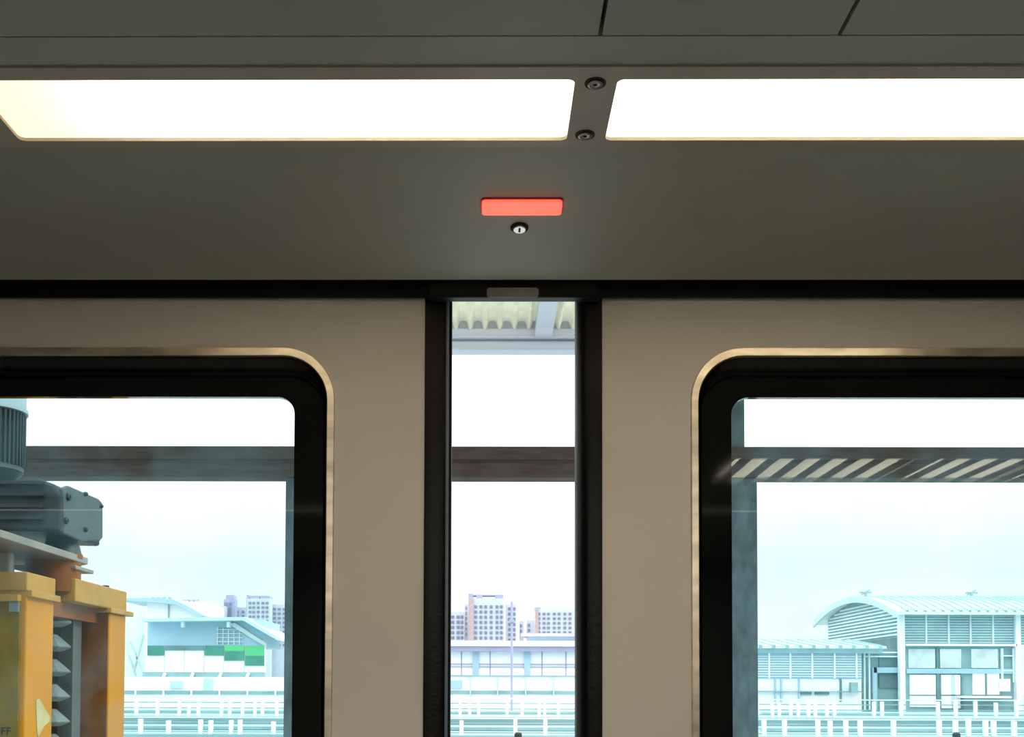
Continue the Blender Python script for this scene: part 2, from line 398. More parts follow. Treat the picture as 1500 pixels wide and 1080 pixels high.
bm = bmesh.new(); box(bm, -XW, XW, -1.4, 1.33, -.08, 0); tag(obj('floor', bm, M_floor), 'grey car floor', 'floor', None, 'structure')
bm = bmesh.new(); box(bm, -XW-.1, XW+.1, -1.5, 1.34, 2.3, 2.36); tag(obj('roof', bm, M_wall), 'roof of the train car', 'roof', None, 'structure')

# ================================================================== OUTSIDE, NEAR: platform, canopy, machine
GZ = -1.2
M_conc = mat('platform_concrete', (.5, .52, .5), .8, var=.3, scale=3)
bm = bmesh.new(); box(bm, -12, 14, 1.42, 9.0, -.3, 0); tag(obj('floor_platform', bm, M_conc), 'concrete platform outside the door', 'platform', None, 'structure')
M_beam = mat('brown_steel', (.085, .068, .062), .8, spec=.15, var=.35, scale=6, stretch=(1, 1, 8))
M_post = mat('post_steel', (.11, .15, .17), .8, spec=.15, var=.4, scale=8, stretch=(2, 2, 1))
M_gut = mat('gutter_paint', (.62, .68, .80), .5, var=.15, scale=5, stretch=(.3, 1, 6))
M_corr = mat('corrugated_sheet', (.80, .82, .66), .5, var=.25, scale=6)
PY = 6.0
def sheet_mat():
    m = M_corr; t = m.node_tree; b = t.nodes['Principled BSDF']; o = t.nodes['Material Output']
    tl = N(t, 'ShaderNodeBsdfTranslucent'); tl.inputs[0].default_value = (.80, .84, .74, 1); mx = N(t, 'ShaderNodeMixShader'); mx.inputs[0].default_value = .10
    L(t, b.outputs[0], mx.inputs[1]); L(t, tl.outputs[0], mx.inputs[2]); L(t, mx.outputs[0], o.inputs[0])
sheet_mat()
can = thing('platform_canopy', (at(760, 900, PY).x, PY, 0), 'corrugated platform canopy on dark steel posts seen through the door gap and panes', 'canopy')
XA, XB = -7.5, 8.5
zb0, zb1 = at(750, 699.5, PY).z, at(750, 654, PY).z
bm = bmesh.new(); box(bm, XA, XB, PY, PY+.14, zb0, zb0+(zb1-zb0)*.47); box(bm, XA, XB, PY+.012, PY+.14, zb0+(zb1-zb0)*.44, zb0+(zb1-zb0)*.60); box(bm, XA, XB, PY, PY+.14, zb0+(zb1-zb0)*.57, zb1)
obj('cross_beam', bm, M_beam, can, bevel=.006)
ze0, ze1 = at(750, 511, PY).z, at(750, 481, PY).z
bm = bmesh.new(); hh = ze1-ze0
box(bm, XA, XB, PY+.02, PY+.12, ze0, ze0+hh*.42); box(bm, XA, XB, PY+.05, PY+.12, ze0+hh*.42, ze0+hh*.58); box(bm, XA, XB, PY, PY+.12, ze0+hh*.54, ze1)
obj('eave_beam', bm, M_gut, can, bevel=.005)
for a, b, c, d in ((416, 470, 432, 470), (1055, 1111, 1050, 1092)):
    bm = bmesh.new(); box(bm, at(a, 900, PY).x, at(b, 900, PY).x, PY+.01, PY+.16, 0, zb0+.002); obj('post', bm, M_post, can, bevel=.008)
    bm = bmesh.new(); box(bm, at(c, 620, PY).x, at(d, 620, PY).x, PY+.02, PY+.15, zb1-.002, ze0+.002); obj('upper_post', bm, M_post, can, bevel=.006)
for px in (-640, 1800):
    x = at(px, 900, PY).x; bm = bmesh.new(); box(bm, x, x+.2, PY+.01, PY+.16, 0, ze0); obj('post', bm, M_post, can, bevel=.008)
# corrugated sheet, ribs running away from the train
zs = at(750, 483, PY).z
bm = bmesh.new(); pit = at(683, 470, PY-.4).x-at(660, 470, PY-.4).x
x = XA; top = []; per = pit*1.0
ya, yb = 3.6, PY+.1
def sheet(y): return zs + (PY-y)*.03
cols = []
while x < XB:
    for u, h in ((0, 0), (.12, .01), (.2, .045), (.28, .062), (.5, .066), (.72, .062), (.8, .045), (.88, .01)): cols.append((x+u*per, h))
    x += per
A = [bm.verts.new((cx_, ya, sheet(ya)+h)) for cx_, h in cols]; B = [bm.verts.new((cx_, yb, sheet(yb)+h)) for cx_, h in cols]
for i in range(len(cols)-1): bm.faces.new((A[i], A[i+1], B[i+1], B[i]))
ob = obj('roof_sheet', bm, M_corr, can, True)
obj('closure_strip', box(bmesh.new(), XA, XB, PY+.04, PY+.05, ze1-.02, ze1+.10), M_gut, can)
for px in (798, 100, 1500):
    bm = bmesh.new(); pe = at(px-2, 483, PY).x
    box(bm, pe-.05, pe+.05, ya, PY+.02, zs-.045, zs-.001)
    for v in bm.verts: v.co.z += (PY-v.co.y)*.03
    obj('rafter', bm, M_gut, can, bevel=.004)

# ---- yellow machine with black gear motor, standing left of the door
M_yel = mat('machine_yellow', (.54, .225, .010), .5, spec=.12, var=.12, scale=5, stretch=(1, 1, .4), bump=.2, bscale=60)
M_yel2 = mat('machine_yellow_cap', (.46, .25, .05), .5, spec=.15, var=.2, scale=14)
M_olive_shade = mat('machine_shaded_side', (.21, .135, .006), .6, spec=.1, var=.25, scale=30, stretch=(1, 1, .6))  # olive carries the shade on the side facing the train
M_org = mat('orange_flange', (.24, .075, .010), .5, spec=.15, var=.3, scale=10)
M_mot = mat('motor_grey', (.065, .095, .10), .5, spec=.3, var=.25, scale=12)
M_mot2 = mat('motor_black', (.022, .03, .034), .5, spec=.25, var=.3, scale=12)
M_plate = mat('machined_plate', (.34, .31, .26), .45, metal=.6, var=.25, scale=10)
M_grey = mat('cone_grey', (.20, .24, .225), .6, spec=.15, var=.2, scale=20)
XM = -1.085
def yz(px, py, Xv=XM): p = atx(px, py, Xv); return p.y, p.z
y1, z1 = yz(40, 838); y2, _ = yz(80, 838); y3, zc2 = yz(110, 848); y4, _ = yz(185, 866); y35, _ = yz(161, 900)
zc2 = (yz(110, 848)[1]+yz(185, 867)[1])/2
mc = thing('yellow_machine', (-1.3, 2.85, 0), 'tall yellow steel machine with a black gear motor on top, behind the left pane', 'machine')
XLm = -1.62
# column one (near) + its front panel, shade put into the darker colour
zf1 = yz(40, 872)[1]
bm = bmesh.new(); box(bm, -1.20, XM, y1, y2, 0, zf1); obj('near_column', bm, M_yel, mc, bevel=.004)
bm = bmesh.new(); box(bm, XLm, -1.098, y1-.006, y1+.02, 0, zf1-.002); fp = obj('front_panel', bm, M_olive_shade, mc, bevel=.002)
bm = bmesh.new(); pf = at(21, 888, y1-.008); box(bm, pf.x-.011, pf.x+.011, y1-.012, y1-.006, pf.z-.014, pf.z+.010); obj('bracket', bm, M_grey, fp)
bm = bmesh.new(); box(bm, XLm-.02, XM-.012, y1-.02, y1+.0, yz(30, 880)[1], yz(30, 870)[1]); box(bm, XLm-.02, XM+.012, y1, y2+.012, zf1-.004, zf1+.012); obj('flange', bm, M_yel2, mc, bevel=.002)
bm = bmesh.new(); box(bm, XLm, XM+.002, y1-.004, y2+.004, zf1+.010, z1); obj('near_cap', bm, M_yel2, mc, bevel=.003)
# second column and its wide cap
zf2 = yz(185, 903)[1]
bm = bmesh.new(); box(bm, -1.5, XM, y35, y4, 0, zf2); obj('far_column', bm, M_yel, mc, bevel=.004)
bm = bmesh.new(); box(bm, -1.5, XM-.004, y35-.004, y35+.002, 0, zf2-.002); obj('inner_face', bm, mat('shaded_brown', (.26, .095, .010), .65, var=.35, scale=26, spec=.1), mc)['label'] = 'inner face with shade painted in brown'  # brown overlay paints the shade inside the recess
bm = bmesh.new(); box(bm, -1.5, XM+.012, y35-.02, y4+.035, zf2, zf2+.014); obj('flange', bm, M_yel2, mc, bevel=.002)
bm = bmesh.new(); box(bm, -1.5, XM+.002, y3, y4, zf2+.012, zc2); obj('far_cap', bm, M_yel2, mc, bevel=.003)
bm = bmesh.new(); pb_ = yz(165, 858); cyl(bm, (XM-.02, pb_[0], 0), .010, zc2, zc2+.008, n=6); obj('bolt', bm, M_mot2, mc)
bm = bmesh.new(); box(bm, -1.5, -1.2, y2, y4, 0, zf2); obj('back_plate', bm, M_org, mc)
bm = bmesh.new(); box(bm, -1.5, -1.12, y2, y35, zf2-.03, zf2+.016); obj('top_bridge', bm, M_org, mc)
# ribbed cone stack in the channel
pc = at(72, 950, 2.84); cx_, cy_ = pc.x, 2.84
sp = 36.5*2.84/F; zc = at(100, 912, 2.84).z; prof = []
rc = at(105, 912, 2.84).x-cx_
k = 0; z = zc
while z > .25: 
    prof += [(.030, z-.030), (rc, z-.001), (rc, z+.003), (.044, z+.030), (.030, z+.030)]; z -= sp
prof = sorted(prof, key=lambda q: q[1]) if False else prof
bm = bmesh.new(); z = zc + sp
while z > .3:
    lathe(bm, [(.034, z-.012), (rc*.97, z-.002), (rc, z+.001), (rc*.55, z+.024), (rc*.36, z+.034)], (cx_, cy_, 0), n=8); z -= sp
obj('cone_stack', bm, M_grey, mc)
bm = bmesh.new(); px1 = at(113, 950, 2.93).x; box(bm, px1-.035, px1, 2.90, 2.96, 0, zf2-.02); obj('guide_rail', bm, mat('rail_grey', (.11, .12, .11), .6, spec=.2, var=.2), mc)
# base plate, posts, orange flange
yp, zp = yz(135, 820); zp = yz(60, 795)[1]
bm = bmesh.new(); prism(bm, [(XLm, 2.2), (XM, 2.2), (XM, yp-.03), (XM-.03, yp), (XLm, yp)], 'Z', zp-.018, zp); obj('motor_plate', bm, M_plate, mc, bevel=.002)
bm = bmesh.new(); y5 = yz(136, 828)[0]; box(bm, XM-.17, XM+.003, yp-.12, y5, zp-.040, zp-.030); obj('lower_plate', bm, M_plate, mc, bevel=.002)
pf = at(78, 830, 2.80)
bm = bmesh.new(); zt_ = at(78, 812, 2.80).z; lathe(bm, [(.070, z1-.02), (.070, zt_-.012), (.074, zt_-.012), (.074, zt_)], (pf.x, 2.80, 0), n=40); obj('orange_flange', bm, M_org, mc, True)
bm = bmesh.new(); lathe(bm, [(.045, zt_), (.045, zp-.015)], (pf.x, 2.80, 0), n=30); obj('shaft_collar', bm, M_mot2, mc, True)
for px, d in ((52, 2.73), (66, 2.72), (98, 2.76), (110, 2.84)):
    q = at(px, 808, d); bm = bmesh.new(); cyl(bm, (q.x, d, 0), .008, zt_, zp-.017, n=10); obj('stud', bm, M_mot2, mc)
q = at(10, 815, 2.62); bm = bmesh.new(); cyl(bm, (q.x, 2.62, 0), .018, z1-.001, zp-.017, n=20); obj('standoff', bm, M_plate, mc, True)
q = at(116, 840, 2.93); bm = bmesh.new(); cyl(bm, (q.x, 2.93, 0), .005, zc2, zp-.038, n=8); obj('standoff', bm, M_plate, mc, True)
# gearbox: profile in (Y,z) seen on its right side
def g(px, py): return yz(px, py, XM-.005)
pr = [g(93, 715), g(102, 712), g(145, 731), g(151, 738), g(151, 788), g(147, 793), g(120, 793), g(93, 781)]
bm = bmesh.new(); prism(bm, pr, 'X', XM-.02, XM-.005)
gb_ = obj('gearbox_cover', bm, M_mot, mc, bevel=.004)
for px, py, r_ in ((99, 728, .010), (124, 724, .006), (92.5+3, 763, .009), (124, 776, .007), (147, 742, .005)):
    yy, zz = g(px, py); bm = bmesh.new(); lathe(bm, [(r_, 0), (r_, .006), (r_*.7, .009), (r_*.35, .009), (r_*.35, .005)], (XM-.006, yy, zz), 'X', 14); obj('bolt', bm, M_mot2, gb_, True)
y93 = g(93, 715)[0]; zt93 = g(93, 715)[1]; zb93 = g(93, 781)[1]
y150 = g(150, 740)[0]
bm = bmesh.new(); ypf = y93-.02
prof = [(-1.62, zb93+.012), (-1.09, zb93), (-1.092, zt93-.02), (-1.105, zt93+.006), (-1.15, zt93+.022), (-1.20, zt93+.018), (-1.23, zt93+.004), (-1.62, zt93+.008)]
prism(bm, prof, 'Y', ypf, y150-.01); obj('gearbox_body', bm, M_mot2, mc, bevel=.008)
bm = bmesh.new()
for i in range(4):
    zz = zb93+.03+i*.03; box(bm, -1.6, -1.13, ypf-.012, ypf+.01, zz, zz+.008)
obj('cooling_rib', bm, M_mot2, mc)
q = at(105, 800, 2.84); bm = bmesh.new(); lathe(bm, [(.055, zp-.001), (.05, zp+.012), (.04, zb93+.005)], (-1.15, 2.84, 0), n=28); obj('gearbox_foot', bm, M_mot, mc, True)
# vertical ribbed motor
mx_, my_ = at(-14, 640, 2.80).x, 2.80; rm = at(34, 640, 2.80).x-mx_
zm0, zm1, zm2 = at(10, 684, 2.80).z, at(10, 606, 2.80).z, at(10, 540, 2.80).z
bm = bmesh.new(); lathe(bm, [(.03, g(93,715)[1]), (rm*.65, zm0-.04), (rm*.95, zm0-.012), (rm*.95, zm0)], (mx_, my_, 0), n=36); obj('motor_neck', bm, M_mot, mc, True)
bm = bmesh.new(); nf = 44
prf = []
for i in range(nf):
    for da, rr_ in ((-.25, rm*.90), (-.18, rm), (.18, rm), (.25, rm*.90)):
        a = 2*PI*(i+da)/nf; prf.append((mx_+rr_*math.cos(a), my_+rr_*math.sin(a)))
prism(bm, prf, 'Z', zm0, zm1); obj('motor_fins', bm, M_mot2, mc)
bm = bmesh.new(); lathe(bm, [(rm*.92, zm1), (rm*1.06, zm1+.002), (rm*1.06, zm1+.012), (rm*1.0, zm1+.014), (rm*1.0, zm2-.02), (rm*.85, zm2)], (mx_, my_, 0), n=40); obj('fan_cover', bm, mat('fan_cover_blue', (.30, .42, .46), .45, var=.2), mc, True)
# torn pale sticker on the near column
def st(px, py): p = atx(px, py, XM); return (p.y, p.z)
bm = bmesh.new(); prism(bm, [st(52, 1026), st(57, 1024), st(73, 1051), st(72, 1058), st(64, 1064), st(56, 1080), st(54, 1074)], 'X', XM+.0003, XM+.0012)
obj('torn_sticker', bm, mat('sticker_paper', (.50, .44, .22), .7, spec=.2, var=.2, scale=20), mc)['label'] = 'torn pale paper sticker'
# lettering end "FF" (last two letters of OFF) on the front panel
def text(body, size, loc, m, parent, name):
    cu = bpy.data.curves.new(name, 'FONT'); cu.body = body; cu.size = size; cu.extrude = .0006; cu.align_x = 'RIGHT'
    to = bpy.data.objects.new(name, cu); C.objects.link(to)
    me = bpy.data.meshes.new_from_object(to); bpy.data.objects.remove(to)
    me.transform(Matrix.Translation(Vector(loc)-wloc(parent)) @ Matrix.Rotation(PI/2, 4, 'X'))
    o = bpy.data.objects.new(name, me); C.objects.link(o); me.materials.append(m); o.parent = parent; return o
pt = at(16, 1077, y1-.0066); text('OFF', .026, (pt.x, y1-.0066, pt.z), mat('letter_dark', (.02, .012, .004), .7, spec=.1), fp, 'lettering')

# ================================================================== OUTSIDE, FAR
def B(px0, py0, px1, py1, Y, dep, bm=None, xref=None):
    bm = bm or bmesh.new(); a = at(px0, py0, Y); b = at(px1, py1, Y)
    cx = (px0+px1)/2; cy = (py0+py1)/2
    return box(bm, at(px0, cy, Y).x, at(px1, cy, Y).x, Y, Y+dep, at(cx, py1, Y).z, at(cx, py0, Y).z)
M_wh = mat('far_white', (.92, .93, .95), .7, var=.05, scale=.5)
M_tow = mat('tower_wall', (.56, .58, .63), .7, var=.06, scale=.2)
M_wh2 = mat('far_offwhite', (.70, .80, .80), .7, var=.1, scale=.5)
M_pale = mat('far_pale_cyan', (.52, .68, .70), .6, var=.15, scale=1)
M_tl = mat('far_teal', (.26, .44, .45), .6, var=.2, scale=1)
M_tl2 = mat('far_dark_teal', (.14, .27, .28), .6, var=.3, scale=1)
M_lav = mat('far_lavender', (.36, .37, .52), .6, var=.1, scale=1)
M_bl = mat('far_blue_grey', (.40, .60, .72), .6, var=.15, scale=.4)
M_pink = mat('far_brick_pink', (.50, .36, .36), .7, var=.1, scale=1)
M_win = mat('far_window', (.22, .22, .32), .4, var=.2, scale=1)
M_roof = mat('far_roof', (.66, .80, .80), .5, var=.1, scale=1)
M_roofd = mat('far_roof_rib', (.30, .52, .54), .5, var=.2, scale=1)
M_grn = mat('far_green', (.10, .55, .22), .6, var=.1, scale=1)
M_tgrn = mat('far_green_dark', (.06, .30, .22), .6, var=.3, scale=1)
M_gnd = mat('trackbed', (.34, .50, .52), .8, col2=(.09, .20, .22), scale=.5, stretch=(.12, 3, 1), lo=.35, hi=.62)
bm = bmesh.new(); box(bm, -400, 400, 9.5, 700, GZ-.2, GZ); tag(obj('ground', bm, M_gnd), 'pale ground and tracks around the station', 'ground', None, 'structure')
bm = bmesh.new(); box(bm, -60, 60, 28, 36, GZ, at(750, 1078, 28).z)
tag(obj('floor_track_deck', bm, M_gnd), 'near raised track deck between the fences', 'deck', None, 'structure')
bm = bmesh.new(); box(bm, -60, 60, 36.6, 49, GZ, at(750, 1051, 37).z)
tag(obj('floor_far_deck', bm, M_gnd), 'far raised track deck below the station', 'deck', None, 'structure')

zsp = at(750, 1046, 49.3).z
tag(obj('floor_station', box(bmesh.new(), -70, 70, 49.05, 66, GZ, zsp), M_conc), 'station platform across the tracks', 'platform', None, 'structure')
# ---- barrel roofed hall on the right
YN = 50.0
ph = at(1322, 940, YN); XH = ph.x; YF = None
XR = XH+7.4
hall = thing('station_hall', ((XH+XR)/2, YN+5, at(1400, 1045, YN).z), 'station hall with a curved ribbed roof and louvred gable behind the right pane', 'building')
zBase = zsp
Yfar = atx(1218, 930, XH).y
ze = at(1400, 896, YN-.6).z                        # near eave
pL = atx(1201, 912, XH-.2)
YE0, YE1 = YN-.7, pL.y
zap = atx(1268, 874, XH).z
def arc(n=24, dz=0, a=0, b=1):
    out = []
    for i in range(n+1):
        t = a+(b-a)*i/n; y = YE0+(YE1-YE0)*t
        zb = ze+(pL.z-ze)*t
        out.append((y, zb + (zap-(ze+pL.z)/2)*(1-(2*t-1)**2) + dz))
    return out
A = arc(); Bt = arc(dz=-.16)
bm = bmesh.new(); prism(bm, A+Bt[::-1], 'X', XH-.5, XR+.9); obj('curved_roof', bm, M_roof, hall)
nr = 20
for i in range(nr+1):
    x = XH-.1+(XR+.8-XH+.1)*i/nr
    bm = bmesh.new(); prism(bm, arc(dz=.06)+arc(dz=-.02)[::-1], 'X', x, x+.14); obj('roof_rib', bm, M_roofd, hall)
bm = bmesh.new(); prism(bm, arc(dz=.02)+arc(dz=-.30)[::-1], 'X', XH-.62, XH-.5); obj('gable_trim', bm, M_pale, hall)
# gable wall with louvre slats
zg0 = atx(1300, 936, XH).z
gy = [p for p in arc(a=.075, b=.93, dz=-.2)]
bm = bmesh.new(); prism(bm, [(gy[-1][0], zg0), (gy[0][0], zg0)]+gy, 'X', XH, XH+.2); gw = obj('gable_wall', bm, M_tl, hall)
z = zg0+.1
while z < zap-.45:
    ys = [p[0] for p in gy if p[1] > z+.12]
    if len(ys) > 1:
        bm = bmesh.new(); box(bm, XH-.08, XH+.01, min(ys), max(ys), z, z+.09); obj('louvre', bm, M_roof, gw)
    z += .17
# front wall upper louvre panels
zu0, zu1 = at(1400, 944, YN).z, at(1400, 897, YN).z+.1
bm = bmesh.new(); box(bm, XH, XR, YN, YN+.2, zu0, zu1); uw = obj('upper_wall', bm, M_tl, hall)
for k in range(12):
    zz = zu0+.06+k*.125; bm = bmesh.new(); box(bm, XH+.1, XR-.1, YN-.04, YN+.01, zz, zz+.05); obj('louvre', bm, M_pale, uw)
for px in (1357, 1390, 1422, 1455):
    obj('mullion', B(px-1.2, 897, px+1.2, 944, YN-.08, .1), M_wh2, uw)
obj('eave_gutter', B(1324, 892, 1505, 897, YN-.55, .3), M_pale, hall)
obj('floor_beam', B(1327, 943.5, 1490, 946.5, YN-.2, .3), M_wh, hall)
obj('white_post', B(1318.5, 897, 1326, 1046, YN-.2, .3), M_wh, hall)
obj('white_post', B(1489, 895, 1496, 1046, YN-.2, .3), M_wh, hall)
obj('lower_wall', B(1326, 946, 1490, 1046, YN+.1, .3), M_tl, hall)
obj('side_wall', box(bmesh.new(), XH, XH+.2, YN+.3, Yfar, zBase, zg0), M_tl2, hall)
for (a, b, c, d) in ((1331, 951, 1370, 979), (1377, 951, 1408, 979), (1423, 951, 1462, 979)):
    obj('upper_window', B(a, b, c, d, YN+.02, .1), mat('far_blind', (.72, .84, .84), .6, var=.35, scale=1.2), hall)
for (a, b, c, d) in ((1333, 989, 1371, 1036), (1379, 989, 1407, 1038), (1425, 987, 1464, 1018)):
    f = obj('lower_window', B(a, b, c, d, YN+.02, .1), M_wh, hall)
    obj('window_bar', B(a, 1018, c, 1019.5, YN, .05) if a != 1425 else B(1443, 987, 1446, 1018, YN, .05), M_tl2, f)
    if a == 1379: obj('curtain', B(1394, 989, 1399, 1038, YN, .05), M_pale, f)
obj('rail_band', B(1328, 980, 1488, 987, YN-.02, .12), M_bl, hall)
obj('dark_frame', B(1372, 950, 1376, 1042, YN-.01, .1), M_tl2, hall)
obj('dark_frame', B(1408, 987, 1411, 1042, YN-.01, .1), M_tl2, hall)
obj('awning', B(1412, 1020, 1482, 1023, YN-.8, .8), M_wh, hall)
for (a, b, c, d) in ((1467, 950, 1470, 1000), (1484, 950, 1486, 1000), (1470, 960, 1484, 962), (1470, 982, 1484, 984)):
    obj('ladder_frame', B(a, b, c, d, YN-.05, .1), M_wh2, hall)
obj('control_box', B(1467, 995, 1480, 1013, YN-.3, .2), M_wh, hall)
for px in (1268, 1423):
    q = atx(1268, 873, XH); x = at(px, 870, q.y).x
    bm = bmesh.new(); cutbar(bm, (x, q.y, zap), (x, q.y, zap+.22), .05, .05); cutbar(bm, (x-.3, q.y, zap+.2), (x+.3, q.y, zap+.2), .04, .04); cutbar(bm, (x-.22, q.y, zap+.08), (x+.22, q.y, zap+.34), .03, .03); obj('ridge_finial', bm, M_tl, hall)

# ---- low wing between
wing = thing('station_wing', (at(1210, 1000, YN).x, YN+1, at(1200, 1046, YN).z), 'low station wing with louvre panels under a ribbed roof, left of the curved hall', 'building')
za = at(1200, 947, YN-.5).z; zbk = at(1200, 938, YN+4).z
xw0, xw1 = at(1050, 950, YN).x, at(1293, 950, YN).x
bm = bmesh.new(); prism(bm, [(YN-.5, za-.1), (YN-.5, za), (YN+4, zbk), (YN+4, zbk-.1)], 'X', xw0, xw1); obj('roof', bm, M_roof, wing)
x = xw0
while x < xw1:
    bm = bmesh.new(); prism(bm, [(YN-.52, za-.12), (YN-.52, za+.06), (YN+4, zbk+.06), (YN+4, zbk-.02)], 'X', x, x+.16); obj('roof_rib', bm, M_roofd, wing); x += .62
obj('fascia', B(1050, 948, 1293, 957, YN-.1, .3), M_pale, wing)
lp = obj('louvre_wall', B(1050, 957, 1262, 994, YN+.05, .2), M_bl, wing)
for k in range(9):
    obj('louvre', B(1050, 961+k*3.7, 1262, 962.6+k*3.7, YN, .08), M_wh2, lp)
for px in (1127, 1158, 1190, 1223, 1255):
    obj('mullion', B(px-1.2, 955, px+1.2, 994, YN-.04, .1), M_wh, lp)
obj('lower_wall', B(1050, 994, 1262, 1046, YN+.1, .2), M_wh, wing)
for px in (1136, 1145, 1171, 1232):
    obj('window_mullion', B(px-1.2, 995, px+1.2, 1028, YN, .1), M_bl if px < 1200 else M_tl2, wing)
obj('rail', B(1050, 1012.5, 1262, 1014, YN-.05, .1), M_tl, wing)
for a, b in ((1172, 1189), (1194, 1215)): obj('dark_panel', B(a, 1013, b, 1018, YN, .08), M_tl2, wing)
obj('cabinet', B(1247, 1000, 1257, 1015, YN-.4, .3), M_tl, wing)
obj('stair_core', B(1262, 950, 1320, 1046, YN+.6, .3), M_tl, hall)
obj('dark_opening', B(1288, 963, 1319, 978, YN+.5, .1), M_tl2, hall)
obj('dark_opening', B(1288, 988, 1319, 1008, YN+.5, .1), M_tl2, hall)
obj('bridge_beam', B(1280, 978, 1320, 986, YN+.2, .2), M_bl, hall)
obj('bridge_column', B(1279, 978, 1285, 1046, YN+.2, .2), M_bl, hall)
for (a, b) in ((955, 957), (961, 963)): obj('pipe', B(1266, a, 1320, b, YN+.3, .1), M_wh, hall)
for px in (1266, 1273): obj('pipe', B(px, 950, px+2, 1040, YN+.2, .1), M_wh2, hall)

# ---- station seen through the gap
cen = thing('platform_shelter', (at(750, 1000, YN).x, YN+1, at(750, 1020, YN).z), 'long white platform shelter with lavender fascia seen through the door gap', 'shelter')
obj('roof', B(640, 939, 860, 947, YN-.4, 3), M_wh, cen)
obj('roof_fascia', B(640, 947, 860, 954.5, YN-.3, .3), M_lav, cen)
obj('raised_roof', B(764, 928, 870, 932.5, YN+2.6, 2), M_pink if False else mat('far_eave', (.42, .40, .50), .6), cen)
obj('clerestory', B(773, 932, 870, 944, YN+3, 1), M_bl, cen)
for px in (697, 772.5): obj('pillar', B(px-4.5, 952, px+4.5, 990, YN, .5), M_bl, cen)
for px in (676, 718, 794, 829): obj('frame_post', B(px-.8, 952, px+.8, 990, YN+.1, .1), M_lav, cen)
for py in (973, 977): obj('frame_rail', B(640, py-.5, 860, py+.5, YN+.05, .1), M_lav, cen)
obj('screen_wall', B(640, 954, 860, 992, YN+.12, .2), M_wh, cen)
obj('parapet', B(600, 990, 900, 1047, YN-.6, .3), M_wh, cen)
obj('coping', B(640, 989.5, 860, 990.7, YN-.7, .4), M_tl, cen)
obj('dark_band', B(600, 1012, 900, 1017, YN-.66, .1), M_tl, cen)
obj('notice', B(660, 997, 677, 1009, YN-.66, .08), M_bl, cen)
for px in (689, 729, 770, 811): obj('parapet_post', B(px-1, 992, px+1, 1021, YN-.75, .1), M_pale, cen)

lamp = thing('mast', (at(749.5, 1000, 44).x, 44, at(749, 1020, 44).z), 'slim grey mast rising in front of the shelter in the door gap', 'mast')
bm = bmesh.new(); q = at(749.5, 1022, 44); cyl(bm, (q.x, 44, 0), .05, q.z-.9, at(749, 882, 44).z, n=10); obj('pole', bm, M_lav, lamp)
bm = bmesh.new(); z = at(749, 912, 44).z; box(bm, q.x-.1, q.x+.1, 43.9, 44, z, z+.12); obj('fitting', bm, M_lav, lamp)

# ---- green chequered building on the left
lb = thing('green_building', (at(300, 1000, YN).x, YN+1, at(300, 1020, YN).z), 'station building with blue wall and stepped green panels behind the left pane', 'building')
obj('blue_wall', B(216, 908, 386, 947, YN+.4, 4), M_bl, lb)
bm = bmesh.new(); a = at(214, 907, YN); e = at(362, 905, YN); f_ = at(408, 934, YN)
prism(bm, [(a.x, a.z), (e.x, e.z), (f_.x, f_.z), (f_.x, f_.z-.14), (e.x-.1, e.z-.16), (a.x, a.z-.16)], 'Y', YN-.5, YN+5); obj('sloping_roof', bm, M_pale, lb)
bm = bmesh.new(); e = at(342, 912, YN); f2 = at(388, 942, YN)
prism(bm, [(e.x, e.z), (f2.x, f2.z), (f2.x, f2.z-.18), (e.x-.3, e.z-.06)], 'Y', YN+.2, YN+.4); obj('roof_brace', bm, M_wh2, lb)
for px in (267, 334): obj('spotlight', B(px-2, 911, px+2, 919, YN-.1, .3), M_wh, lb)
for k, px in enumerate((318, 326, 334, 342, 350)):
    obj('lattice_bar', B(px, 918+k*2, px+1.2, 945, YN+.3, .1), M_wh2, lb)
for k in range(4): obj('lattice_bar', B(316, 922+k*6, 356, 923+k*6, YN+.28, .1), M_wh2, lb)
xs = (215, 241, 270, 299, 328, 358, 388)
GR = [[(946, 960.5, M_tgrn)], [(946, 953, M_tl2)], [(946, 953, M_tl2)], [(946, 960.5, M_tgrn)], [(946, 954, M_grn), (954, 968, M_tgrn)], [(946, 961, M_grn), (961, 975.5, M_tgrn)]]
for i in range(6):
    c_ = obj('wall_panel', B(xs[i]+.4, 946, xs[i+1]-.4, 985, YN, .3), M_wh, lb)
    for (a, b, m_) in GR[i]:
        obj('green_panel', B(xs[i]+.8, a, xs[i+1]-.8, b, YN-.05, .06), m_, c_)
obj('dark_band', B(209, 985, 387, 992, YN, .3), M_tl, lb)
obj('parapet', B(120, 992, 440, 1047, YN-.3, .3), M_wh, lb)
obj('dark_band', B(120, 1012, 440, 1017, YN-.36, .1), M_tl, lb)
for px in (198, 239, 280, 321, 362, 403): obj('parapet_post', B(px-1, 992 if px < 0 else 1005, px+1, 1020, YN-.45, .1), M_wh, lb)
for px in (240, 281, 322, 362):
    bm = bmesh.new(); p = at(px, 993, YN); q = at(px+3, 986, YN); cutbar(bm, (p.x, YN-.1, p.z), (q.x, YN-.1, q.z), .06, .06); obj('bracket', bm, M_wh, lb)
obj('notice', B(249, 998, 268, 1009, YN-.36, .08), M_pale, lb)
obj('service_door', B(298, 994, 312, 1012, YN-.36, .08), M_pale, lb)
ub = thing('upper_building', (at(250, 900, YN+8).x, YN+10, 0), 'white building with a curved blue-edged roof rising behind the blue walled building', 'building')
obj('wall', B(214, 882, 300, 1090, YN+8, 4), M_wh, ub)
bm = bmesh.new(); P_ = [at(p[0], p[1], YN+8) for p in ((175, 878), (240, 877), (258, 880), (275, 887), (303, 903), (296, 904), (262, 887), (214, 882.5), (175, 880))]
prism(bm, [(p.x, p.z) for p in P_], 'Y', YN+7.5, YN+12); obj('curved_roof', bm, M_bl, ub)
